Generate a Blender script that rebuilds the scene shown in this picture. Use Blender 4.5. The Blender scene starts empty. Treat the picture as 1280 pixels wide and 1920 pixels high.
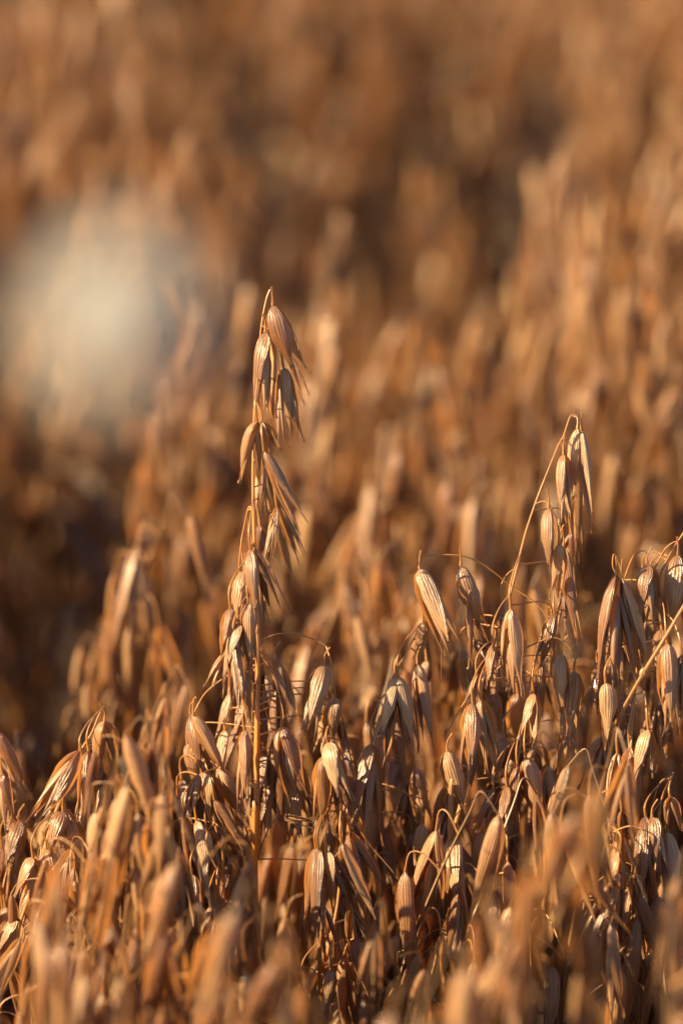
import bpy, math, random
import numpy as np
from mathutils import Vector, Matrix

# ------------------------------------------------------------------ camera, world, sun, exposure
SC = bpy.context.scene
COL = SC.collection
CAMZ, PITCH, LENS, SENS = 1.369, math.radians(18.5), 135.0, 24.0
cam_d = bpy.data.cameras.new("camera"); cam = bpy.data.objects.new("camera", cam_d); COL.objects.link(cam)
cam.location = (0, 0, CAMZ); cam.rotation_euler = (math.radians(90) - PITCH, 0, 0)
cam_d.lens = LENS; cam_d.sensor_fit = 'HORIZONTAL'; cam_d.sensor_width = SENS
cam_d.clip_start = 0.02; cam_d.clip_end = 2000
SC.camera = cam
CP, SP = math.cos(PITCH), math.sin(PITCH)

def P(px, py, Y):
    """point of the vertical plane at ground distance Y that photograph pixel (px,py) shows"""
    sx = (px - 640) / 1280 * SENS / LENS; sy = (960 - py) / 1280 * SENS / LENS
    d = (sx, CP + sy * SP, -SP + sy * CP); t = Y / d[1]
    return np.array((t * d[0], Y, CAMZ + t * d[2]))
def depth(p): return p[1] * CP + (CAMZ - p[2]) * SP
def project(p):
    dz = depth(p); u = p[1] * SP + (p[2] - CAMZ) * CP
    return 640 + p[0] / dz * LENS / SENS * 1280, 960 - u / dz * LENS / SENS * 1280
def mpp(Y): return Y * 1.066 * SENS / LENS / 1280
Y0 = 1.14
cam_d.dof.use_dof = True
cam_d.dof.focus_distance = float(depth(P(560, 1150, Y0 + .02 * .27)))
cam_d.dof.aperture_fstop = 4.8

SUN_EL, SUN_AZ = math.radians(27), math.radians(-99)      # azimuth from +Y, negative = left
to_sun = Vector((math.sin(SUN_AZ) * math.cos(SUN_EL), math.cos(SUN_AZ) * math.cos(SUN_EL), math.sin(SUN_EL)))
w = bpy.data.worlds.new("World"); SC.world = w; w.use_nodes = True
nt = w.node_tree; bg = nt.nodes['Background']
sky = nt.nodes.new('ShaderNodeTexSky'); sky.sky_type = 'NISHITA'; sky.sun_disc = False
sky.sun_elevation = SUN_EL; sky.sun_rotation = SUN_AZ % (2 * math.pi)
nt.links.new(sky.outputs[0], bg.inputs[0]); bg.inputs[1].default_value = 0.05
sd = bpy.data.lights.new("sun", 'SUN'); sun = bpy.data.objects.new("sun", sd); COL.objects.link(sun)
sd.energy = 5.0; sd.angle = math.radians(0.53); sd.color = (1.0, 0.71, 0.37)
sun.rotation_euler = to_sun.to_track_quat('Z', 'Y').to_euler(); sun.location = (-3, 0, 4)
SC.view_settings.view_transform = 'Standard'; SC.view_settings.look = 'None'
SC.view_settings.exposure = 1.9; SC.view_settings.gamma = 1

rng = np.random.default_rng(11)
U = lambda a, b: float(rng.uniform(a, b))

# ------------------------------------------------------------------ materials
def newmat(name):
    m = bpy.data.materials.new(name); m.use_nodes = True
    nt = m.node_tree; nt.nodes.clear()
    return m, nt, nt.nodes.new, nt.links.new
def math_n(nt, op, a, b=None):
    n = nt.nodes.new('ShaderNodeMath'); n.operation = op
    for i, v in enumerate((a, b)):
        if v is None: continue
        if isinstance(v, (int, float)): n.inputs[i].default_value = v
        else: nt.links.new(v, n.inputs[i])
    return n.outputs[0]
def husk(name, c1, c2, c3, trans, rough=.4, veins=9, bump=.6, tcol=(.86, .36, .09, 1)):
    m, nt, N, L = newmat(name)
    out = N('ShaderNodeOutputMaterial'); pr = N('ShaderNodeBsdfPrincipled'); tr = N('ShaderNodeBsdfTranslucent')
    mx = N('ShaderNodeMixShader'); mx.inputs[0].default_value = trans
    uv = N('ShaderNodeUVMap'); uv.uv_map = 'UVMap'; sep = N('ShaderNodeSeparateXYZ'); L(uv.outputs[0], sep.inputs[0])
    oi = N('ShaderNodeObjectInfo'); tc = N('ShaderNodeTexCoord')
    geo = N('ShaderNodeNewGeometry')
    # noise streaks along the length
    cmb = N('ShaderNodeCombineXYZ'); L(math_n(nt, 'MULTIPLY', sep.outputs[0], 30), cmb.inputs[0])
    L(math_n(nt, 'MULTIPLY', sep.outputs[1], 3), cmb.inputs[1]); L(math_n(nt, 'MULTIPLY', oi.outputs['Random'], 70), cmb.inputs[2])
    ns = N('ShaderNodeTexNoise'); ns.inputs['Scale'].default_value = 1; ns.inputs['Detail'].default_value = 4; L(cmb.outputs[0], ns.inputs['Vector'])
    # veins across the husk, wandering a little
    ph = math_n(nt, 'MULTIPLY', math_n(nt, 'ADD', sep.outputs[0], math_n(nt, 'MULTIPLY', ns.outputs[0], .11)), veins * 2 * math.pi)
    vein = math_n(nt, 'COSINE', ph)
    vp = math_n(nt, 'POWER', math_n(nt, 'MULTIPLY_ADD', vein, .5), 2.2)
    vp.node.inputs[0].links[0].from_node.inputs[2].default_value = .5
    # blotches in world space
    nb = N('ShaderNodeTexNoise'); nb.inputs['Scale'].default_value = 130; nb.inputs['Detail'].default_value = 3; L(geo.outputs['Position'], nb.inputs['Vector'])
    rc = N('ShaderNodeValToRGB'); L(math_n(nt, 'FRACT', math_n(nt, 'ADD', oi.outputs['Random'], geo.outputs['Random Per Island'])), rc.inputs[0]); e = rc.color_ramp.elements
    e[0].color = (*c1, 1); e[1].color = (*c3, 1); k = e.new(.5); k.color = (*c2, 1)
    # streak factor
    m1 = N('ShaderNodeMix'); m1.data_type = 'RGBA'; m1.blend_type = 'MULTIPLY'; m1.inputs[0].default_value = 1
    r2 = N('ShaderNodeMapRange'); L(ns.outputs[0], r2.inputs[0]); r2.inputs[1].default_value = .35; r2.inputs[2].default_value = .7; r2.inputs[3].default_value = .66; r2.inputs[4].default_value = 1.12
    L(rc.outputs[0], m1.inputs[6]); L(r2.outputs[0], m1.inputs[7])
    m2 = N('ShaderNodeMix'); m2.data_type = 'RGBA'; m2.blend_type = 'MIX'
    r3 = N('ShaderNodeMapRange'); L(nb.outputs[0], r3.inputs[0]); r3.inputs[1].default_value = .58; r3.inputs[2].default_value = .75; r3.inputs[3].default_value = 0; r3.inputs[4].default_value = .55
    L(r3.outputs[0], m2.inputs[0]); L(m1.outputs[2], m2.inputs[6]); m2.inputs[7].default_value = (.16, .095, .06, 1)
    # paler ribs
    m3 = N('ShaderNodeMix'); m3.data_type = 'RGBA'; m3.blend_type = 'MULTIPLY'; m3.inputs[0].default_value = 1
    r4 = N('ShaderNodeMapRange'); L(vp, r4.inputs[0]); r4.inputs[3].default_value = .88; r4.inputs[4].default_value = 1.1
    L(m2.outputs[2], m3.inputs[6]); L(r4.outputs[0], m3.inputs[7])
    L(m3.outputs[2], pr.inputs['Base Color'])
    tm = N('ShaderNodeMix'); tm.data_type = 'RGBA'; tm.blend_type = 'MULTIPLY'; tm.inputs[0].default_value = 1
    tm.inputs[6].default_value = tcol; L(r2.outputs[0], tm.inputs[7]); L(tm.outputs[2], tr.inputs[0])
    hgt = math_n(nt, 'ADD', vp, math_n(nt, 'MULTIPLY', ns.outputs[0], .7))
    bp = N('ShaderNodeBump'); bp.inputs['Strength'].default_value = bump; bp.inputs['Distance'].default_value = .0004
    L(hgt, bp.inputs['Height']); L(bp.outputs[0], pr.inputs['Normal'])
    pr.inputs['Roughness'].default_value = rough; pr.inputs['Specular IOR Level'].default_value = 1.0
    L(pr.outputs[0], mx.inputs[1]); L(tr.outputs[0], mx.inputs[2]); L(mx.outputs[0], out.inputs[0])
    return m
M_GLUME = husk('dry_husk', (.20, .088, .036), (.34, .18, .08), (.62, .405, .22), .27, rough=.31, bump=.8)
M_FLORET = husk('dry_grain_hull', (.17, .073, .028), (.27, .14, .058), (.40, .24, .115), .20, rough=.42, veins=6, bump=.5)
M_STEM = husk('straw', (.46, .22, .055), (.52, .27, .08), (.46, .26, .10), .25, rough=.4, veins=5, bump=.35, tcol=(.8, .36, .07, 1))
M_AMBER = husk('amber_straw', (.60, .25, .045), (.60, .25, .045), (.60, .25, .045), .25, rough=.33, veins=4, bump=.3, tcol=(.85, .33, .05, 1))
M_SHADESTEM = husk('shaded_straw', (.17, .09, .038), (.24, .13, .055), (.28, .165, .08), .1, rough=.45, veins=5, bump=.35, tcol=(.6, .27, .08, 1))  # straw colour darkened to imitate shade inside the stand
M_LEAF = husk('dry_leaf', (.085, .048, .024), (.13, .075, .038), (.15, .095, .052), .12, rough=.5, veins=11, bump=.6)  # leaf colour kept extra dark so gaps between plants look shaded

def soil():
    m, nt, N, L = newmat('soil')
    out = N('ShaderNodeOutputMaterial'); pr = N('ShaderNodeBsdfPrincipled'); tc = N('ShaderNodeTexCoord')
    n = N('ShaderNodeTexNoise'); n.inputs['Scale'].default_value = 40; n.inputs['Detail'].default_value = 8; L(tc.outputs['Object'], n.inputs[0])
    r = N('ShaderNodeValToRGB'); L(n.outputs[0], r.inputs[0]); r.color_ramp.elements[0].color = (.035, .022, .013, 1); r.color_ramp.elements[1].color = (.13, .08, .045, 1)
    r.color_ramp.elements[0].position = .35; r.color_ramp.elements[1].position = .7
    b = N('ShaderNodeBump'); b.inputs['Distance'].default_value = .02; L(n.outputs[0], b.inputs['Height']); L(b.outputs[0], pr.inputs['Normal'])
    L(r.outputs[0], pr.inputs['Base Color']); pr.inputs['Roughness'].default_value = .95; L(pr.outputs[0], out.inputs[0]); return m
def plain(name, col, rough, trans=0):
    m, nt, N, L = newmat(name)
    out = N('ShaderNodeOutputMaterial'); pr = N('ShaderNodeBsdfPrincipled'); tc = N('ShaderNodeTexCoord')
    n = N('ShaderNodeTexNoise'); n.inputs['Scale'].default_value = 300; L(tc.outputs['Object'], n.inputs[0])
    mm = N('ShaderNodeMix'); mm.data_type = 'RGBA'; L(n.outputs[0], mm.inputs[0])
    mm.inputs[6].default_value = (*[c * .85 for c in col], 1); mm.inputs[7].default_value = (*[min(1, c * 1.1) for c in col], 1)
    L(mm.outputs[2], pr.inputs['Base Color']); pr.inputs['Roughness'].default_value = rough
    if trans:
        t = N('ShaderNodeBsdfTranslucent'); L(mm.outputs[2], t.inputs[0]); x = N('ShaderNodeMixShader'); x.inputs[0].default_value = trans
        L(pr.outputs[0], x.inputs[1]); L(t.outputs[0], x.inputs[2]); L(x.outputs[0], out.inputs[0])
    else: L(pr.outputs[0], out.inputs[0])
    return m

# ------------------------------------------------------------------ raw geometry: (V, F quads, UV per vertex)
def grid_faces(nu, nv, close=False):
    i = np.arange(nu - 1)[:, None]; j = np.arange(nv if close else nv - 1)[None, :]
    j2 = (j + 1) % nv
    a = i * nv + j; b = i * nv + j2; c = (i + 1) * nv + j2; d = (i + 1) * nv + j
    return np.stack([a, b, c, d], -1).reshape(-1, 4)
def shell(nu, nv, a, b, width, dep, arc, bulge, tilt, az, ridge, length=1., curl=0., seed=0, torn=0.):
    r = np.random.default_rng(seed)
    u = np.linspace(0, 1, nu)[:, None]; v = np.linspace(-1, 1, nv)[None, :]
    um = a / (a + b); f = (u ** a * (1 - u) ** b) / (um ** a * (1 - um) ** b); f = np.maximum(f, .035)
    asym = 1 + .12 * np.sin(3 * u + r.uniform(0, 6)) * v
    th = v * arc; rr = 1 + ridge * np.cos(v * math.pi * 9) * np.minimum(1, 6 * u)
    x = .5 * width * f * np.sin(th) * rr * asym
    y = dep * f * (np.cos(th) - .1) * rr
    x = x + .03 * np.sin(2.6 * u + r.uniform(0, 6)) * u
    y = y + bulge * np.sin(math.pi * u) + tilt * u + curl * u ** 3
    z = -u * length + np.zeros_like(v)
    if torn: z = z + torn * (u > .93) * r.uniform(0, 1, (1, nv))
    z = z - .02 * np.sin(5 * v + 2) * u * (1 - u) * 4
    x = x * (1 + .07 * np.sin(u * 11 + r.uniform(0, 6)) * np.abs(v) ** 3 + .05 * np.sin(u * 23 + r.uniform(0, 6)) * np.abs(v) ** 3)
    y = y + dep * .35 * f * (1 - np.abs(v)) ** 1.5 * r.uniform(0, 1) + .05 * np.sin(u * 7 + v * 2 + r.uniform(0, 6)) * u
    A = az + r.uniform(-.7, .7) * u
    c, s = np.cos(A), np.sin(A)
    X = c * x - s * y; Y = s * x + c * y
    V = np.stack([X + 0 * z, Y + 0 * z, z], -1).reshape(-1, 3)
    UV = np.stack([(v + 1) / 2 + 0 * u, u + 0 * v], -1).reshape(-1, 2)
    return V, grid_faces(nu, nv), UV
def spindle(nu, nv, a, b, rx, ry, length, tilt, az, z0=0., off=0., seed=0):
    u = np.linspace(0, 1, nu)[:, None]; t = (np.arange(nv) / nv * 2 * math.pi)[None, :]
    um = a / (a + b); f = np.maximum((u ** a * (1 - u) ** b) / (um ** a * (1 - um) ** b), .03)
    crease = 1 - .35 * np.exp(-((t - 4.71) / .5) ** 2)
    x = rx * f * np.cos(t) * crease; y = ry * f * np.sin(t) * crease + tilt * u + off * np.sin(math.pi * u)
    z = -z0 - u * length + 0 * t
    c, s = math.cos(az), math.sin(az)
    V = np.stack([c * x - s * y, s * x + c * y, z + 0 * x], -1).reshape(-1, 3)
    UV = np.stack([t / (2 * math.pi) + 0 * u, u + 0 * t], -1).reshape(-1, 2)
    return V, grid_faces(nu, nv, True), UV
def smooth_path(pts, n):
    pts = np.asarray(pts, float)
    if len(pts) < 3: return np.linspace(pts[0], pts[-1], n)
    q = np.vstack([2 * pts[0] - pts[1], pts, 2 * pts[-1] - pts[-2]]); out = []
    seg = len(pts) - 1; per = max(2, n // seg)
    for i in range(seg):
        p0, p1, p2, p3 = q[i:i + 4]
        for t in np.linspace(0, 1, per, endpoint=(i == seg - 1)):
            out.append(.5 * ((2 * p1) + (p2 - p0) * t + (2 * p0 - 5 * p1 + 4 * p2 - p3) * t * t + (3 * p1 - p0 - 3 * p2 + p3) * t ** 3))
    return np.array(out)
def tube(pts, rad, n=14, nv=6, raw=False):
    p = np.asarray(pts, float) if raw else smooth_path(pts, n)
    m = len(p); t = np.gradient(p, axis=0); t /= np.linalg.norm(t, axis=1)[:, None] + 1e-12
    ref = np.array((0.3, 1., .12)); a = np.cross(t, ref); a /= np.linalg.norm(a, axis=1)[:, None] + 1e-12; b = np.cross(t, a)
    if np.isscalar(rad): R = np.full(m, rad)
    else: R = np.interp(np.linspace(0, 1, m), np.linspace(0, 1, len(rad)), rad)
    th = np.arange(nv) / nv * 2 * math.pi
    V = p[:, None, :] + R[:, None, None] * (np.cos(th)[None, :, None] * a[:, None, :] + np.sin(th)[None, :, None] * b[:, None, :])
    UV = np.stack([np.tile(th / (2 * math.pi), (m, 1)), np.tile(np.linspace(0, 3, m)[:, None], (1, nv))], -1)
    return V.reshape(-1, 3), grid_faces(m, nv, True), UV.reshape(-1, 2)
def ribbon(pts, wid, n=16, fold=.3, twist=0.):
    p = smooth_path(pts, n); m = len(p); t = np.gradient(p, axis=0); t /= np.linalg.norm(t, axis=1)[:, None]
    up = np.array((.15, .1, 1.)); a = np.cross(t, up); a /= np.linalg.norm(a, axis=1)[:, None] + 1e-9; b = np.cross(a, t)
    u = np.linspace(0, 1, m); W = wid * np.minimum(1, 5 * u + .25) * (1 - u ** 3) + wid * .03
    tw = twist * u; a2 = a * np.cos(tw)[:, None] + b * np.sin(tw)[:, None]; b2 = np.cross(a2, t)
    v = np.linspace(-1, 1, 5)
    V = p[:, None, :] + W[:, None, None] * (v[None, :, None] * .5 * a2[:, None, :] + (fold * np.abs(v)[None, :, None] * .5) * b2[:, None, :])
    UV = np.stack([np.tile((v + 1) / 2, (m, 1)), np.tile(u[:, None] * 2, (1, 5))], -1)
    return V.reshape(-1, 3), grid_faces(m, 5), UV.reshape(-1, 2)
def join(gs):
    V, F, T, o = [], [], [], 0
    for v, f, t in gs: V.append(v); F.append(f + o); T.append(t); o += len(v)
    return np.concatenate(V), np.concatenate(F), np.concatenate(T)
def xf(g, M):
    M = np.asarray(M); return g[0] @ M[:3, :3].T + M[:3, 3], g[1], g[2]
def make_mesh(name, g, mats, midx=None):
    V, F, T = g; me = bpy.data.meshes.new(name)
    me.vertices.add(len(V)); me.vertices.foreach_set('co', V.astype(np.float32).ravel())
    me.loops.add(F.size); me.loops.foreach_set('vertex_index', F.astype(np.int32).ravel())
    me.polygons.add(len(F)); me.polygons.foreach_set('loop_start', np.arange(0, F.size, 4, dtype=np.int32))
    me.polygons.foreach_set('loop_total', np.full(len(F), 4, dtype=np.int32))
    me.polygons.foreach_set('use_smooth', np.ones(len(F), dtype=bool))
    for m in (mats if isinstance(mats, (list, tuple)) else [mats]): me.materials.append(m)
    if midx is not None: me.polygons.foreach_set('material_index', midx.astype(np.int32))
    uvl = me.uv_layers.new(name='UVMap'); uvl.data.foreach_set('uv', T[F.ravel()].astype(np.float32).ravel())
    me.update(); me.validate(); return me
def link(name, me, parent=None, M=None):
    o = bpy.data.objects.new(name, me); COL.objects.link(o)
    if parent: o.parent = parent
    if M is not None: o.matrix_local = M
    return o
def thing(name, label, cat, loc=(0, 0, 0), group=None):
    o = bpy.data.objects.new(name, None); COL.objects.link(o); o.location = loc; o.empty_display_size = .02
    o['label'] = label; o['category'] = cat
    if group: o['group'] = group
    return o

# ------------------------------------------------------------------ spikelet prototypes (unit length along -Z, unit width)
NP_ = 16
class Proto: pass
def build_proto(k):
    r = np.random.default_rng(100 + k); p = Proto(); R = lambda a, b: float(r.uniform(a, b))
    gape = [.35, .5, .8, .4, 1.1, .3, .7, .95, .45, 1.35, .6, .45, .9, .4, 1.2, .7][k]; j = R(-.5, .5)
    g1 = dict(a=R(.5, .66), b=R(1.25, 1.8), width=R(.66, .9), dep=R(.2, .32), arc=R(1.15, 1.6), bulge=R(0, .12), tilt=gape * R(.6, 1.2), az=j, ridge=.008, curl=R(-.2, .25), seed=k * 7 + 1, torn=R(0, .09))
    g2 = dict(a=R(.5, .66), b=R(1.25, 1.9), width=R(.6, .85), dep=R(.18, .3), arc=R(1.1, 1.5), bulge=R(0, .12), tilt=gape * R(.5, 1.1), az=math.pi + j + R(-1.0, 1.0), ridge=.008, length=R(.78, .98), curl=R(-.2, .3), seed=k * 7 + 2, torn=R(0, .09))
    fl = []
    nf = [2, 3, 3, 2, 3, 1, 3, 3, 2, 2, 3, 2, 3, 2, 2, 3][k]
    for q in range(nf):
        az = j + [0, math.pi, 1.5][q] + R(-.7, .7)
        fl.append(dict(a=.75, b=R(1.5, 2.1), rx=R(.17, .25), ry=R(.11, .17), length=[R(.8, .95), R(.75, .9), R(.6, .8)][q], tilt=[gape * .7, gape * .6, gape * .4][q] + .04, az=az, z0=[.08, .14, .28][q], off=.05))
    awn = [0, 1, 0, 0, 0, 0, 1, 0, 0, 1, 0, 0, 0, 1, 0, 0][k]
    def florets(nu, nv):
        gs = [spindle(nu, nv, **f) for f in fl]
        if awn and nu > 8:
            c, s = math.cos(j), math.sin(j); t = gape + .35
            gs.append(tube([(0, 0, -.45), (-s * .2, c * (.3 * gape + .1), -.8), (-s * t, c * t, -1.22)], [.016, .012, .004], 8, 4))
        return join(gs)
    p.fl = florets; p.g1 = lambda nu, nv: shell(nu, nv, **g1); p.g2 = lambda nu, nv: shell(nu, nv, **g2)
    p.me_f = make_mesh('spikelet_grains', p.fl(18, 14), M_FLORET)
    p.me_1 = make_mesh('glume', p.g1(22, 33), M_GLUME); p.me_2 = make_mesh('glume', p.g2(22, 33), M_GLUME)
    def merged(nu, nv, nfu, nfv):
        a, b, c = p.fl(nfu, nfv), p.g1(nu, nv), p.g2(nu, nv)
        return join([a, b, c]), np.concatenate([np.ones(len(a[1])), np.zeros(len(b[1]) + len(c[1]))])
    g, mi = merged(12, 11, 9, 7); p.me_mid = make_mesh('spikelet', g, [M_GLUME, M_FLORET], mi); p.mid = (g, mi)
    g, mi = merged(8, 6, 6, 4); p.low = (g, mi)
    return p
PR = [build_proto(k) for k in range(NP_)]

def frame(base, tip, W, roll):
    """matrix that lays a unit spikelet from base to tip"""
    base = np.asarray(base, float); d = np.asarray(tip, float) - base; L = np.linalg.norm(d); z = -d / L
    x = np.cross((0, 1., 0), z); x /= np.linalg.norm(x) + 1e-9; y = np.cross(z, x)
    c, s = math.cos(roll), math.sin(roll); x2 = c * x + s * y; y2 = -s * x + c * y
    M = np.eye(4); M[:3, 0] = x2 * W; M[:3, 1] = y2 * W; M[:3, 2] = z * L; M[:3, 3] = base
    return M
def add_spikelet(root, M, k, lod='hi', off=None):
    M = np.array(M)
    if off is not None: M[:3, 3] += off
    mm = Matrix(M.tolist()); p = PR[k]
    if lod == 'hi':
        s = link('spikelet', p.me_f, root, mm); link('glume', p.me_1, s); link('glume', p.me_2, s)
    else: s = link('spikelet', p.me_mid, root, mm)
    return s

# ------------------------------------------------------------------ the ground
gx = np.linspace(-1, 1, 41); gy = np.linspace(0, 1, 41)
XX, YY = np.meshgrid(np.sign(gx) * np.abs(gx) ** 3 * 400, -20 + gy ** 3 * 800, indexing='ij')
ZZ = .006 * np.sin(XX * 9) * np.cos(YY * 7)
G = (np.stack([XX, YY, ZZ], -1).reshape(-1, 3), grid_faces(41, 41)[:, ::-1], np.stack([XX, YY], -1).reshape(-1, 2))
gr = link('ground', make_mesh('ground', G, soil())); gr['kind'] = 'structure'; gr['label'] = 'dark soil under the oat field'

# ------------------------------------------------------------------ hand-placed plants (pixels of the photograph at a real distance)
DR = random.Random(5)
def ctrl(p, Y, o): return P(p[0], p[1], Y + o)
def PL(x, y, Y): return P(x, y, Y + .24 * (1250 - y) * .00018)      # these plants lean away a little
def hero(label, Y, stem, sw, branches, spk, cat='oat plant', group=None, foot=None, lod='hi'):
    """stem: pixel polyline top to bottom; sw: widths px; spk rows: (bx,by,tx,ty,w[,flag]) ; flag 'n' = own branch is drawn"""
    bot = PL(stem[-1][0], stem[-1][1], Y)
    dirx = (stem[-1][0] - stem[-2][0]) * mpp(Y) / max(1, abs(stem[-1][1] - stem[-2][1]) * mpp(Y))
    fx = bot[0] + max(-.25, min(.25, dirx * bot[2] * .5)) if foot is None else foot
    root = thing('oat_plant', label, cat, (fx, Y, 0), group)
    org = np.array((fx, Y, 0)); s = mpp(Y)
    S = [PL(x, y, Y) for x, y in stem]; S.append(np.array(((bot[0] + fx) / 2 + (bot[0] - fx) * .1, Y, bot[2] * .5))); S.append(np.array((fx, Y, -.03)))
    S = [q - org for q in S]; n = len(stem)
    wd = list(sw) + [sw[-1] * 1.25] * 2 if len(sw) == n else list(np.interp(np.linspace(0, 1, n), np.linspace(0, 1, len(sw)), sw)) + [sw[-1] * 1.25] * 2
    link('stem', make_mesh('stem', tube(S, [q * .5 * s for q in wd], 8 * len(S), 10), M_AMBER if label.startswith('tallest') else M_STEM), root)
    for br in branches:
        w0 = 3.2; off = DR.uniform(-.004, .004)
        pts = br
        B = [PL(x, y, Y + off * min(1, i / 2)) - org for i, (x, y) in enumerate(pts)]
        link('branch', make_mesh('branch', tube(B, [w0 * .62 * s, w0 * .42 * s, w0 * .45 * s], 26, 6), M_STEM), root)
    extra = []
    for bx, by, tx, ty, wpx, *_ in spk:          # more husks of the same head, hanging behind
        if by > 1090 and DR.random() < .5:
            dx, dy = DR.uniform(-20, 20), DR.uniform(25, 80)
            extra.append((bx + dx, by + dy, tx + dx + DR.uniform(-12, 12), ty + dy + DR.uniform(-15, 15), max(26, wpx * .85), 'b'))
    for i, row in enumerate(list(spk) + extra):
        bx, by, tx, ty, wpx = row[:5]; fl = row[5] if len(row) > 5 else ''
        o = DR.uniform(-.013, .003) if fl != 'n' else DR.uniform(-.004, .004)
        if 'f' in fl: o = -.012
        if 'b' in fl: o = .016
        base = PL(bx, by, Y + o) - org; tip = PL(tx, ty, Y + o + DR.uniform(-.006, .006)) - org
        k = int(fl[1]) if len(fl) > 1 and fl[1].isdigit() else DR.randrange(NP_)
        roll = DR.uniform(-1.0, 1.0) if DR.random() < .75 else DR.uniform(-1.7, 1.7)
        L = np.linalg.norm(tip - base)
        add_spikelet(root, frame(base, tip, wpx * s * 1.12, roll), k, lod)
        # pedicel
        ped = None
        if fl[:1] != 'n':
            best = None
            for q in S[:n]:
                pass
            SS = smooth_path(S[:n], 8 * n); up = SS[SS[:, 2] > base[2] + .004]
            if len(up) == 0: tgt = SS[0]
            else:
                dd = np.abs(up[:, 0] - base[0]) * .9 + np.abs(up[:, 2] - base[2] - .012); tgt = up[np.argmin(dd)]
            dv = tgt - base
            if np.linalg.norm(dv) < .07:
                hh = max(.004, min(.012, dv[2] * .7))
                ped = [tgt, base + np.array((dv[0] * .35, dv[1] * .4, hh + max(0, dv[2] - hh) * .5)), base + np.array((dv[0] * .04 - .0006, 0, hh * .7)), base]
        if ped is None: ped = [base + np.array((DR.uniform(-.002, .002), 0, .006)), base + np.array((0, 0, .003)), base]
        link('pedicel', make_mesh('pedicel', tube(ped, [.0003, .00022, .00028, .0005], 16, 6), M_STEM), root)
    return root, org

A, orgA = hero('tallest ripe oat panicle, sharp and straight above the field on a thick amber straw', Y0,
  [(506,543),(499,562),(490,610),(484,680),(478,740),(476,800),(474,880),(475,950),(478,1050),(482,1150),(483,1250),(482,1350),(481,1480),(481,1612),(478,1700)],
  [3,3,3,3.5,4,4.5,5,6,7,8,9.5,11,12.5,13,12],
  [[(503,548),(508,545),(511,572)], [(492,600),(498,605),(497,622)],
   [(474,955),(466,952),(457,990),(452,1022),(457,1068)], [(474,955),(464,960),(468,1000),(472,1024)], [(452,1022),(448,1060),(450,1110),(450,1165)],
   [(484,1215),(500,1196),(540,1187),(580,1196),(612,1213),(609,1230),(608,1247)], [(612,1213),(621,1245),(626,1285),(627,1308)],
   [(484,1228),(505,1250),(520,1290),(531,1340),(527,1362)], [(486,1222),(500,1228),(515,1236)], [(486,1235),(535,1272),(580,1320),(622,1352)],
   [(478,1235),(425,1268),(385,1300),(362,1340)], [(481,1608),(455,1606),(446,1603)], [(482,1612),(520,1611),(576,1613)],
   [(484,1606),(497,1570),(505,1550),(520,1532)], [(478,1606),(462,1560),(448,1522)], [(478,1604),(455,1570),(440,1560)]],
  [(511,572,556,702,48,'n0'), (540,655,579,757,20,'b5'), (497,622,491,785,44,'n1'), (503,640,518,798,34,'b3'), (531,688,557,835,30,''), (523,700,528,842,20,'b'),
   (482,790,466,915,50,'f3'), (488,792,521,850,30,'b5'), (490,840,486,972,32,'b1'), (495,845,577,1001,30,'f8'), (503,880,573,1066,26,'b1'), (519,950,500,1055,20,''), (505,955,551,1085,24,'b5'), (512,900,560,1010,20,'b5'),
   (458,1070,436,1180,40,'n0'), (472,1025,511,1168,38,'n2'), (452,1167,474,1300,36,'n3'), (448,1167,428,1292,38,'f1'), (432,1140,418,1235,34,''), (424,1222,399,1305,20,''),
   (446,1240,432,1352,26,''), (457,1258,470,1372,30,'f'), (458,1368,454,1512,34,''), (470,1420,468,1520,18,'b'),
   (608,1247,571,1385,48,'n1'), (627,1308,624,1400,42,'n3'), (602,1318,610,1392,30,'b5'), (630,1330,662,1440,24,'b8'),
   (515,1236,556,1352,26,'n5'), (496,1262,502,1392,38,'b0'), (527,1362,566,1512,52,'n1'), (525,1364,505,1520,32,'b3'), (545,1470,556,1592,34,'b2'), (492,1400,505,1527,24,'b5'),
   (357,1340,387,1452,34,'n0'), (362,1342,430,1458,34,'n5'), (520,1531,598,1549,16,'n5'), (470,1030,479,1165,32,'f'), (466,1130,472,1265,34,'f'), (440,1200,446,1330,30,'f'), (462,1100,452,1235,34,'b'), (470,1180,462,1310,34,'b'), (474,1300,466,1430,34,'b'), (440,1290,428,1400,26,'b'), (490,1330,484,1450,30,'b'), (462,1440,458,1540,24,'b'), (515,1280,528,1390,28,'b'), (478,1060,492,1180,28,'b'), (500,1440,512,1545,26,'b'), (487,985,500,1060,24,'b'), (446,1518,415,1470,20,'n5')])

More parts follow.
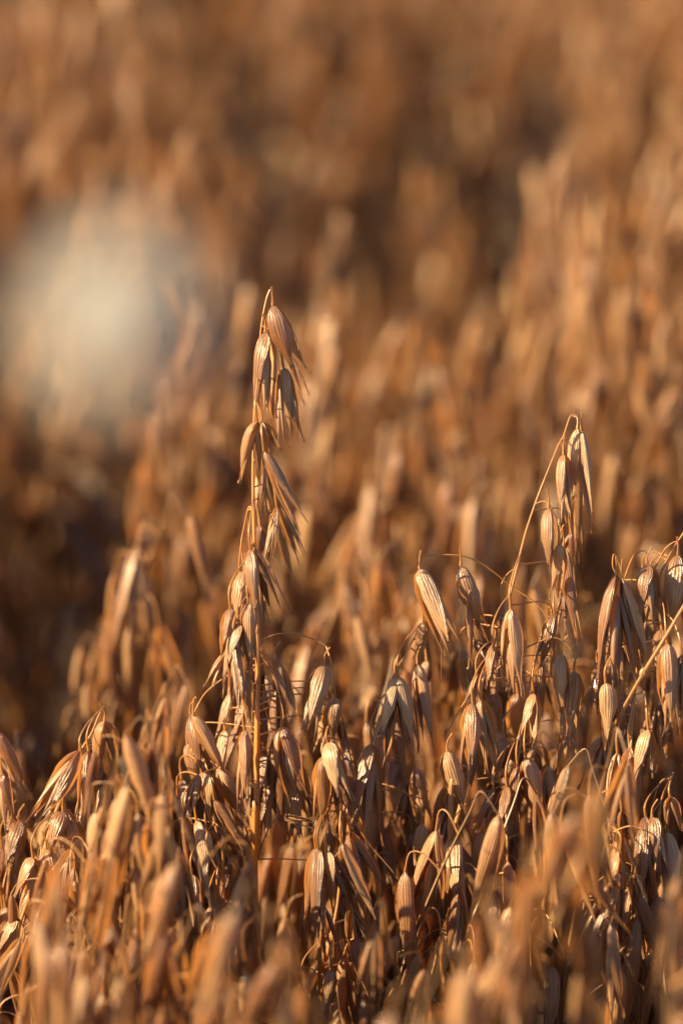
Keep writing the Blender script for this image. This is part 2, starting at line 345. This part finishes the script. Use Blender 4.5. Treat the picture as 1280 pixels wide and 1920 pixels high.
hero('small dense oat head leaning against the left of the tall amber straw', Y0 + .005,
  [(352,1400),(372,1430),(392,1500),(410,1580),(418,1660),(420,1760)], [3,3.5,4,5,6,7], [],
  [(378,1448,400,1522,28), (392,1452,409,1556,38,'f1'), (412,1440,454,1532,32), (345,1528,376,1690,30), (368,1538,396,1682,34), (402,1500,465,1600,24), (388,1558,428,1655,32),
   (430,1618,420,1722,24), (372,1452,352,1540,28), (360,1640,372,1760,34), (410,1680,440,1800,30), (395,1700,400,1830,34), (425,1740,436,1850,32,'b'), (340,1460,362,1580,26,'b')])
hero('curved oat head with hanging husks just right of the tall amber straw', Y0 - .002,
  [(625,1385),(634,1420),(640,1500),(640,1600),(632,1700),(612,1800),(598,1930)], [3,3,4,5,6,7,8],
  [[(640,1500),(690,1580),(740,1640),(772,1700),(782,1745)], [(560,1830),(572,1795),(600,1765),(622,1750)]],
  [(614,1392,648,1505,44,'f1'), (606,1418,597,1552,38,'f0'), (625,1440,606,1562,32), (642,1415,668,1532,32), (592,1590,578,1732,30,'f3'), (596,1592,597,1780,36,'f1'), (612,1598,652,1690,30),
   (640,1580,692,1742,36), (655,1560,700,1680,32), (607,1700,632,1802,20), (667,1758,692,1882,42,'f0'), (622,1818,608,1930,36,'f3'), (650,1500,672,1600,30,'b'), (618,1560,612,1660,28,'b'), (640,1680,662,1790,32,'b'),
   (655,1700,690,1810,28), (565,1850,572,1960,30,'b'), (650,1840,640,1960,36,'b'), (690,1760,704,1800,20,'b')])
hero('drooping oat head with kinked stalk between the tall panicle and the long thin arch', Y0 + .012,
  [(790,1168),(756,1236),(738,1270),(718,1320),(700,1385),(676,1450),(654,1545),(640,1650),(625,1800)], [2.5,3,4,4.5,5,6,6,7,8],
  [[(770,1215),(780,1225),(782,1245)]],
  [(742,1272,714,1396,30,'f0'), (746,1268,776,1422,38,'f1'), (730,1330,722,1442,26), (697,1393,691,1592,44,'f2'), (705,1400,716,1545,32,'b'), (782,1245,806,1412,36,'n3'), (760,1330,768,1432,26,'b'),
   (792,1168,783,1243,26,'n5'), (778,1440,802,1562,38), (762,1458,752,1565,30,'b'), (792,1545,798,1692,36), (745,1420,735,1500,26,'b'), (772,1560,790,1680,34,'b'), (720,1560,730,1680,34,'b'), (750,1640,770,1760,34,'b')])
hero('tall slender oat head on a long curved stalk with hooked tip at the right', Y0 + .002,
  [(1082,779),(1069,781),(1056,818),(1046,836),(1020,900),(1003,945),(985,1000),(970,1060),(960,1100),(945,1160),(925,1230),(905,1275),(897,1330),(884,1420),(866,1500),(848,1575),(842,1660)],
  [2.5,2.8,3,3,3.6,4,4.5,5,5,5.5,6,7,7,8,9,9,9],
  [[(1075,780),(1082,784),(1082,803)], [(1050,826),(1054,835),(1056,851)], [(1003,945),(1018,940),(1027,944),(1028,952)], [(1028,944),(1045,975),(1052,1000),(1049,1018)],
   [(960,1100),(905,1058),(862,1042),(800,1041),(784,1045),(786,1066)], [(862,1042),(864,1048),(863,1062)], [(960,1100),(1000,1128),(1022,1152),(1030,1172)],
   [(920,1265),(965,1228),(1000,1208),(1038,1196),(1062,1208),(1078,1232),(1076,1258)], [(1038,1196),(1048,1206),(1052,1225)],
   [(903,1278),(872,1315),(845,1362),(836,1385),(838,1408)], [(905,1275),(960,1278),(1020,1282)]],
  [(1082,803,1077,952,36,'n0'), (1089,806,1114,1000,26,'n5'), (1083,870,1084,1062,26,'b1'), (1056,851,1061,988,36,'n3'), (1028,952,1036,1078,34,'n0'), (1049,1018,1041,1135,32,'n5'), (1056,1026,1089,1212,32,'n3'),
   (1060,1100,1050,1200,22,'b'), (1070,1000,1065,1060,20,'b'),
   (786,1066,846,1225,44,'n6'), (863,1062,902,1185,46,'n0'), (876,1140,886,1252,18,'n5'), (890,1160,912,1208,12,'n5'),
   (957,1140,970,1325,42,'f1'), (941,1133,931,1232,22), (925,1208,914,1292,24), (1076,1258,1072,1405,46,'n3'), (1052,1225,1054,1350,34,'n0'), (1062,1272,1066,1410,30,'b'),
   (838,1408,862,1522,44,'n0'), (886,1318,874,1445,42,'f0'), (900,1310,926,1455,38,'f3'), (894,1268,901,1335,22), (925,1295,934,1405,34,'b'), (915,1330,910,1450,30,'b')])
hero('thick cluster of oat husks packed low right of centre under the bent branch', Y0 + .012,
  [(1035,1150),(1012,1200),(990,1300),(975,1400),(955,1500),(940,1620),(935,1760)], [3,4,5,5,6,6,7],
  [[(918,1655),(925,1622),(945,1610),(962,1608),(985,1650),(1015,1702)], [(975,1400),(1000,1360),(1020,1352),(1040,1350)], [(950,1500),(925,1520),(905,1545),(903,1560)]],
  [(1040,1150,1008,1252,30), (1030,1165,1045,1290,32,'b'), (1000,1300,988,1400,36), (1015,1240,1000,1340,30), (970,1300,960,1400,34,'b'), (945,1383,936,1462,32), (985,1420,1015,1542,42,'f1'), (970,1438,965,1562,36,'f3'),
   (950,1474,944,1562,26), (925,1480,918,1562,24), (848,1568,868,1722,42,'f2'), (862,1588,892,1702,32), (836,1520,828,1640,24), (903,1560,888,1672,38,'n0'), (930,1660,914,1792,32,'f1'), (934,1652,950,1782,32,'f3'),
   (1005,1400,1000,1500,32,'b'), (1000,1500,1005,1640,36,'b'), (960,1560,968,1690,36,'b'), (900,1700,905,1830,36,'b'), (890,1620,872,1760,34,'b'), (1030,1440,1040,1560,34,'b'), (880,1740,900,1870,34,'b'), (940,1790,950,1910,34,'b')])
hero('pair of plump oat husks hanging from hooks above the slanting straw at the right edge', Y0 + .004,
  [(1290,985),(1250,1050),(1222,1120),(1200,1220),(1186,1330),(1180,1450),(1176,1600)], [3,4,5,6,6,7,7],
  [[(1170,1085),(1186,1045),(1200,1034),(1211,1036),(1212,1058)], [(1225,1068),(1248,1028),(1270,1016),(1270,1040)], [(1170,1085),(1152,1040),(1148,1060),(1155,1077)]],
  [(1155,1077,1168,1322,46,'n2'), (1164,1082,1204,1275,40,'n0'), (1150,1130,1162,1260,34,'b'), (1212,1060,1216,1165,48,'n1'), (1206,1080,1226,1245,36,'b3'), (1222,1090,1232,1200,34,'b'), (1270,1040,1266,1192,50,'n0'),
   (1250,1205,1258,1385,44,'f1'), (1278,1228,1262,1385,34,'f3'), (1135,1280,1144,1402,36), (1157,1410,1162,1602,40,'f0'), (1180,1400,1192,1562,38), (1215,1368,1195,1482,42,'f3'), (1120,1250,1108,1340,32,'b'), (1235,1300,1228,1420,36,'b'), (1240,1180,1235,1300,34,'b'), (1170,1300,1178,1420,36,'b'), (1128,1380,1120,1500,36,'b')])
hero('lower right oat head with split golden husks beside a thin slanting straw', Y0 + .002,
  [(1262,1450),(1240,1500),(1225,1590),(1215,1700),(1205,1820)], [3,4,5,6,7],
  [[(1255,1460),(1240,1465),(1228,1490),(1222,1530)], [(1080,1662),(1140,1625),(1200,1590),(1245,1568)], [(1082,1690),(1140,1688),(1190,1694),(1212,1715)]],
  [(1210,1530,1198,1702,40,'f0'), (1222,1532,1240,1642,42,'n1'), (1256,1494,1262,1562,34), (1206,1600,1184,1722,28,'f5'), (1250,1560,1258,1700,40), (1176,1768,1145,1882,40,'f2'), (1195,1740,1180,1830,30), (1230,1680,1220,1800,40), (1270,1640,1272,1790,40,'b'), (1240,1790,1230,1910,40,'b'), (1195,1850,1180,1960,34,'b')])
hero('bowing left oat head with a fat husk at its hooked tip, before the dark gap', Y0 - .004,
  [(196,1325),(186,1340),(172,1375),(150,1412),(124,1480),(102,1530),(78,1610),(52,1690),(20,1780),(0,1850),(-12,1920)], [3,3,4,5,6,7,7,7,8,8,8],
  [[(192,1328),(197,1332),(196,1352)], [(130,1470),(115,1500),(118,1522)], [(75,1615),(78,1590),(86,1592)]],
  [(196,1352,200,1462,52,'n3'), (188,1440,178,1525,26,'b5'), (194,1448,192,1540,30,'b'), (152,1408,68,1533,44,'f0'), (166,1408,154,1545,30), (178,1410,172,1520,28,'b'), (118,1522,96,1605,44,'n1'), (122,1522,170,1660,50,'n0'),
   (140,1560,168,1690,36,'b'), (86,1592,122,1722,48,'n0'), (62,1608,52,1695,36), (97,1718,112,1800,40), (112,1735,136,1842,34,'b'), (110,1620,140,1740,38,'b'), (30,1720,10,1830,40), (64,1700,60,1820,40,'b')])
hero('small oat head at the left edge, one husk tilted outward over the gap', Y0 + .02,
  [(-8,1360),(12,1420),(22,1500),(20,1600),(10,1720),(0,1850)], [3,4,4,5,6,7], [[(60,1560),(45,1545),(32,1532),(35,1540)]],
  [(-4,1372,48,1490,32,'f0'), (36,1540,16,1642,44,'n1'), (40,1545,52,1640,36,'b'), (5,1450,12,1570,36), (4,1590,8,1700,30), (26,1640,45,1740,34,'b'), (10,1700,26,1800,36)])
hero('slightly soft oat husk cluster low between the left head and the amber straw', Y0 - .055,
  [(292,1622),(300,1680),(310,1760),(316,1900)], [3,4,5,6], [], [(290,1652,306,1760,46,'f0'), (305,1660,330,1760,40), (285,1740,272,1850,42), (318,1750,330,1870,40), (300,1830,300,1950,44)])

# a loose bent straw and dry blade lying across plants, right
t = thing('broken_straw', 'pale broken straw slanting up to the right edge across the husks', 'straw', tuple(P(1140, 1400, Y0 - .01)))
o3 = np.array(t.location)
link('stalk', make_mesh('stalk', tube([P(1138, 1385, Y0 - .008) - o3, P(1170, 1325, Y0 - .012) - o3, P(1206, 1262, Y0 - .015) - o3, P(1250, 1190, Y0 - .014) - o3, P(1300, 1105, Y0 - .01) - o3], [.0004, .0005, .0006, .0005], 26, 8), M_STEM), t)
link('node', make_mesh('node', xf(spindle(10, 10, .7, .7, .0013, .0013, .004, 0, 0), Matrix.Translation(tuple(P(1206, 1252, Y0 - .015) - o3))), M_STEM), t)
t = thing('dry_blade', 'narrow split dry blade pointing down to the right beside the thin straw', 'dry leaf', tuple(P(1088, 1660, Y0)))
o3 = np.array(t.location)
link('blade', make_mesh('blade', ribbon([P(1088, 1660, Y0) - o3, P(1120, 1678, Y0) - o3, P(1160, 1712, Y0) - o3, P(1192, 1742, Y0) - o3], .0018, 14, .5, 1.), M_LEAF), t)

# ------------------------------------------------------------------ panicle generator; apex of each variant at (0,0,1)
class Var: pass
def build_variant(seed, slim=False):
    r = np.random.default_rng(seed); R = lambda a, b: float(r.uniform(a, b)); v = Var()
    Lp = R(.15, .20); lean = R(.02, .09); az = R(0, 6.283); ca, sa = math.cos(az), math.sin(az)
    def axis(t):            # t: distance down from the apex
        q = t / Lp; d = lean * (1 - math.exp(-1.1 * q)) * 1.2 + .02 * max(0, q - 1) * .5
        return np.array((-ca * d, -sa * d, 1 - t + .0))
    S = [np.array((ca * .006, sa * .006, .993)), np.array((0, 0, 1.))] + [axis(t) for t in (.008, .03, .06, .10, .15, .22, .35, .6, 1.02)]
    v.stem = tube(S, [.0003, .0003, .0003, .0005, .0007, .001, .0013, .0015, .0017, .0018, .002], 50, 6)
    v.br, v.sp = [], []
    def spk(p, d=None, Lm=1.):
        L = R(.034, .043) * Lm; a = R(0, 6.283); t = abs(r.normal(0, .22)); dd = np.array((math.cos(a) * t, math.sin(a) * t, -1.)) if d is None else d
        dd = dd / np.linalg.norm(dd); v.sp.append((frame(p, p + dd * L, L * R(.155, .215), R(0, 6.283)), int(r.integers(NP_))))
    spk(np.array((ca * .006, sa * .006, .993)))
    ts = [.016, .03, .048, .068, .09, .115, .145, .175]
    for i, t in enumerate(ts):
        if t > Lp: break
        n = [1, 2, 2, 3, 3, 3, 4, 3][i]
        for q in range(n):
            a = R(0, 6.283); l = R(.5, 1.) * (.012 + .30 * t); p0 = axis(t); o = np.array((math.cos(a), math.sin(a), 0))
            up = R(.3, 1.0); p1 = p0 + o * l * .35 + np.array((0, 0, l * .45 * up)); p2 = p0 + o * l * .62 + np.array((0, 0, l * .4 * up)); p3 = p0 + o * l * .72 + np.array((0, 0, l * .4 * up - .007))
            gs = [tube([p0, p1, p2, p3], [.0004, .0003, .00022, .00035], 16, 5)]; spk(p3)
            if l > .022:
                m = int(r.integers(1, 4 if l > .035 else 3))
                for _ in range(m):
                    f = R(.3, .9); b = p0 * (1 - f) + p1 * f if f < .6 else p1 * .5 + p2 * .5; a2 = R(0, 6.283); dl = R(.006, .022)
                    e = b + np.array((math.cos(a2) * dl * .45, math.sin(a2) * dl * .45, -dl)); mid = b + (e - b) * .45 + np.array((math.cos(a2), math.sin(a2), 1.2)) * dl * .3
                    gs.append(tube([b, mid, e + np.array((0, 0, .003)), e], [.0003, .00022, .00035], 9, 4)); spk(e)
            v.br.append(join(gs))
    # leaves low on the stem, extra ones added to block light in gaps
    v.lf = []
    for _ in range(6):
        t = R(.24, .62); p = axis(t); a = R(0, 6.283); l = R(.12, .22); o = np.array((math.cos(a), math.sin(a), 0))
        v.lf.append(ribbon([p, p + o * l * .25 + np.array((0, 0, l * .25)), p + o * l * .6 + np.array((0, 0, l * .2)), p + o * l * .8 + np.array((0, 0, -l * .15))], R(.008, .014), 16, .5, R(-3, 3)))
    v.me_stem = make_mesh('stem', v.stem, M_SHADESTEM); v.me_br = [make_mesh('branch', b, M_STEM) for b in v.br]; v.me_lf = [make_mesh('leaf', b, M_LEAF) for b in v.lf]
    def merged(key, stem=True):
        gs, mi = [], []
        for M, k in v.sp:
            g, m = getattr(PR[k], key); gs.append(xf(g, M)); mi.append(m)
        return gs, mi
    gs, mi = merged('mid'); gs += v.br; mi += [np.full(len(b[1]), 2) for b in v.br]
    v.me_pan = make_mesh('panicle', join(gs), [M_GLUME, M_FLORET, M_STEM], np.concatenate(mi))
    gs, mi = merged('low'); ex = [tube(S, [.0004, .0008, .0013, .0016, .002], 14, 4)] + v.lf; gs += ex; mi += [np.full(len(ex[0][1]), 2)] + [np.full(len(b[1]), 3) for b in v.lf]
    v.low = (join(gs), np.concatenate(mi))
    return v
VARS = [build_variant(300 + i) for i in range(14)]

def place(v, top, rot, sc, lod, label, group):
    root = thing('oat_plant', label, 'oat plant', (top[0], top[1], 0), group)
    root.rotation_euler = (0, 0, rot); root.scale = (sc, sc, sc)
    off = np.array((0, 0, top[2] / sc - 1.0)); T = Matrix.Translation(tuple(off))
    link('stem', v.me_stem, root, T)
    for m in v.me_lf: link('leaf', m, root, T)
    if lod == 'far': link('panicle', v.me_pan, root, T); return root
    for m in v.me_br: link('branch', m, root, T)
    for M, k in v.sp: add_spikelet(root, M, k, 'hi' if lod == 'near' else 'mid', off)
    return root

NIND = 11      # plants so far
def side(px): return 'left' if px < 430 else ('middle' if px < 850 else 'right')
# --- hand-placed blurred plants: (px, top py, distance, scale, label or None)
BG = [(325, 925, 1.25, 1.0, 'soft blurred pale oat head rising alone behind the dark gap'),
      (222, 1132, 1.26, .9, 'small blurred oat head with a plump bright husk above the bowing left head'),
      (168, 1190, 1.27, .85, 'blurred short bright oat head, leftmost of the pair in the dark gap'),
      (432, 1070, 1.26, .9, 'blurred pale oat head tucked behind the left side of the tall panicle'),
      (727, 815, 1.34, 1.0, 'blurred oat head with a looping tip standing right of the tall panicle'),
      (668, 985, 1.27, .95, 'blurred oat head with pale hanging husks close right of the tall panicle'),
      (735, 1020, 1.26, .9, None), (885, 560, 1.47, 1.0, 'far blurred oat head standing out left of the slender right head'),
      (605, 545, 1.50, 1.0, None), (750, 560, 1.53, 1.0, None), (440, 505, 1.52, 1.0, None), (915, 900, 1.33, 1.0, 'blurred curled oat head left of the hooked stalk'),
      (1010, 290, 1.63, 1.05, None), (1110, 330, 1.65, 1.05, None), (640, 1120, 1.24, .9, None), (1015, 1062, 1.23, .85, None), (1180, 820, 1.36, 1, None), (560, 620, 1.45, 1, None), (830, 860, 1.34, 1, None)]
FG = [(1085, 1420, .955, .9, 'large blurred oat head in the right foreground covering the husks behind it'),
      (265, 1345, 1.07, .95, 'softly blurred oat head in front, between the bowing left head and the amber straw'),
      (332, 1248, 1.075, .7, 'soft pale oat head with one big bright husk left of the amber straw'),
      (185, 1560, 1.04, .9, 'blurred foreground oat head with a curved pale husk, lower left'),
      (468, 1650, .95, .9, 'dark blurred foreground oat head at the foot of the amber straw'),
      (55, 1735, .95, .9, 'very blurred pale oat head in the bottom left corner'),
      (150, 1720, .98, .9, None), (370, 1700, 1.03, .9, 'blurred foreground oat head with golden husks at the bottom left of centre'), (250, 1800, .98, .9, None),
      (715, 1690, 1.06, .75, None), (840, 1770, .93, .9, 'dark blurred oat head at the bottom, right of centre'), (1255, 1650, .96, .9, 'blurred golden oat head in the bottom right corner'), (1290, 1590, 1.0, .9, None),
      (600, 1880, .96, .9, None), (110, 1590, 1.0, .95, None), (305, 1560, 1.01, 1.0, 'blurred foreground oat head with upright husks between two lower left heads'), (225, 1420, 1.05, .95, None), (400, 1790, .97, .9, None), (1110, 1800, .96, .9, None)]
taken = []
for i, (px, py, Y, sc, lab) in enumerate(BG + FG):
    Y = Y0 + (Y - Y0) * (1.35 if Y > Y0 else 1.15)
    v = VARS[(i * 5 + 3) % len(VARS)]; top = P(px, py, Y); front = i >= len(BG)
    lod = 'near' if Y < 1.13 and Y > 1.0 else 'mid'
    group = 'blurred ripe oat plants in the foreground' if front else 'blurred ripe oat plants behind the sharp ones'
    place(v, top, U(0, 6.28), sc, lod, lab or ('blurred ripe oat plant in the foreground at the %s' % side(px) if front else 'blurred ripe oat plant right behind the sharp heads, %s of the field' % side(px)), group)
    taken.append((top[0], top[1])); NIND += 1

# --- the field
def env(tab, x): return float(np.interp(x, [a for a, b in tab], [b for a, b in tab]))
E_NEAR = [(-100, 1560), (60, 1560), (100, 1600), (250, 1560), (400, 1500), (480, 1720), (600, 1600), (700, 1600), (780, 1560), (850, 1500), (950, 1350), (1050, 1330), (1150, 1260), (1280, 1140), (1400, 1100)]
E_FRONT = [(-100, 1800), (100, 1800), (250, 1750), (400, 1820), (480, 1900), (700, 1900), (800, 1850), (1000, 1830), (1150, 1780), (1280, 1700), (1400, 1650)]
E_MID = [(-400, 780), (-70, 800), (-20, 1340), (120, 1350), (280, 1320), (310, 1060), (420, 1060), (460, 1190), (640, 1170), (660, 1040), (900, 1020), (1400, 960)]
low_list = []; STEP = 1 / math.sqrt(300)
fld = []
ny = int((4.4 - .5) / STEP)
for iy in range(ny):
    y = .5 + iy * STEP
    xl = -(.095 * y + .55); xr = .095 * y + .32
    x = xl
    while x < xr:
        fld.append((x + U(-.024, .024), y + U(-.024, .024))); x += STEP * (1 if y < 2.8 else 1.5)
fld.sort(key=lambda q: q[1])
CANOPY = .945
HOLLOWS = []
for hx, hy, rx_, ry_ in [(430, 120, .035, .10), (1150, 250, .045, .11), (500, 440, .04, .10), (720, 440, .05, .09), (1090, 430, .03, .08), (760, 170, .03, .08), (110, 230, .03, .08), (930, 400, .035, .08), (590, 330, .03, .08), (880, 120, .03, .1)]:
    ys = [P(hx, hy, q / 100)[2] for q in range(120, 300)]; q = min(range(len(ys)), key=lambda i: abs(ys[i] - .90)); HOLLOWS.append((P(hx, hy, 1.2 + q / 100)[0], 1.2 + q / 100, rx_, ry_))
for x, y in fld:
    if any((x - a) ** 2 + (y - b) ** 2 < .0009 for a, b in taken): continue
    if y > 1.44: z = CANOPY + float(rng.normal(0, .042)) - .012 + .035 * math.sin(x * 7.3 + 1) * math.sin(y * 5.1)
    else: z = CANOPY + float(rng.normal(0, .02)) - .03
    top = np.array((x, y, z)); px, py = project(top)
    if -250 < px < 1530:
        e = None
        if y < 1.06: e = E_FRONT
        elif y < 1.19: e = E_NEAR
        elif y < (1.52 if px < 300 else 1.44): e = E_MID
        if e is not None:
            lim = env(e, px) + U(0, 90)
            if py < lim: top = P(px, lim, y)
    if y < .78 and -200 < px < 1480: continue
    if Y0 - .035 < y < Y0 + .035 and py < 1500 and -50 < px < 1330 and rng.random() < .3: continue
    cl = math.sin(x * 22 + 1.3 * math.sin(y * 9)) * math.sin(y * 14 + 2 * math.sin(x * 9)) + .4 * math.sin(x * 31 + y * 23)
    if y > 1.42 and cl < -.30: continue
    if y > 1.42: top[2] += .05 * cl
    if 1.1 < y < 1.5 and px < -60: top[2] += .03  # unseen plants at left raised to cast shade into the gap
    if 1.17 < y < 1.46 and 500 < px < 650 and rng.random() < .5: continue
    if y > 1.42: top[2] = min(top[2], CANOPY + (.005 if 460 < px < 760 else .055))
    for hx, hy, rx_, ry_ in HOLLOWS:          # crop lowered at chosen spots so dark patches appear
        q = ((x - hx) / rx_) ** 2 + ((y - hy) / ry_) ** 2
        if q < 1: top[2] -= .13 * (1 - q * .5)
    px, py = project(top); k = int(rng.integers(len(VARS))); rot = U(0, 6.283); sc = U(.86, 1.08) * (.84 if y > 1.42 else 1)
    vis = -70 < px < 1350 and -40 < py < 1990
    if vis and NIND < 299:
        lod = 'near' if 1.03 < y < 1.26 else ('mid' if y < 1.85 else 'far')
        if y < 1.05: lab, grp = 'blurred ripe oat plant low in the foreground at the %s' % side(px), 'blurred ripe oat plants in the foreground'
        elif y < 1.22: lab, grp = 'ripe oat plant in the dense lower stand among the sharp heads, %s part' % side(px), 'ripe oat plants low among the sharp heads'
        elif y < 1.5: lab, grp = 'blurred ripe oat plant in the rows just behind the sharp heads, %s part' % side(px), 'blurred ripe oat plants behind the sharp ones'
        elif y < 1.85: lab, grp = 'strongly blurred oat plant halfway up the photo, %s part' % side(px), 'strongly blurred oat plants far back'
        else: lab, grp = 'strongly blurred oat plant near the top of the photo, %s part' % side(px), 'strongly blurred oat plants near the top'
        place(VARS[k], top, rot, sc, lod, lab, grp); NIND += 1
    else: low_list.append((k, top, rot, sc))
print('individual plants', NIND, 'field stuff', len(low_list), 'objects', len(bpy.data.objects))

# the rest of the field: one mass around and beyond the picture
gs, mi = [], []
for k, top, rot, sc in low_list:
    M = np.array(Matrix.Translation(tuple(top)) @ Matrix.Rotation(rot, 4, 'Z') @ Matrix.Scale(sc, 4) @ Matrix.Translation((0, 0, -1)))
    gs.append(xf(VARS[k].low[0], M)); mi.append(VARS[k].low[1])
fo = link('oat_field', make_mesh('oat_field', join(gs), [M_GLUME, M_FLORET, M_SHADESTEM, M_LEAF], np.concatenate(mi)))
fo['kind'] = 'stuff'; fo['label'] = 'mass of ripe oats spreading around and beyond the nearer plants'; fo['category'] = 'oat field'

# ------------------------------------------------------------------ pale down tuft drifting close to the lens
def tuft():
    c = P(212, 592, .465); t = thing('floating_seed_tuft', 'pale cream tuft of seed down, blurred to a large soft disc at the left', 'seed tuft', tuple(c))
    r = np.random.default_rng(3); gs = []
    for i in range(3700):
        d = r.normal(0, 1, 3); d /= np.linalg.norm(d); l = r.triangular(.003, .0088, .0130); b = np.cross(d, (0, 0, 1)) * .0014 * r.uniform(-1, 1)
        gs.append(tube([d * .0004, d * l * .5 + b, d * l + b * 2.2 + np.array((0, 0, -.0006))], [.00010, .00009, .00006], 5, 3))
    link('down', make_mesh('down', join(gs), plain('seed_down', (.93, .94, .92), .6, .5)), t)
    link('seed', make_mesh('seed', xf(spindle(12, 10, .8, .9, .0009, .0008, .004, 0, 0), Matrix.Translation((0, 0, -.0002))), plain('seed_coat', (.30, .2, .11), .45)), t)
tuft()
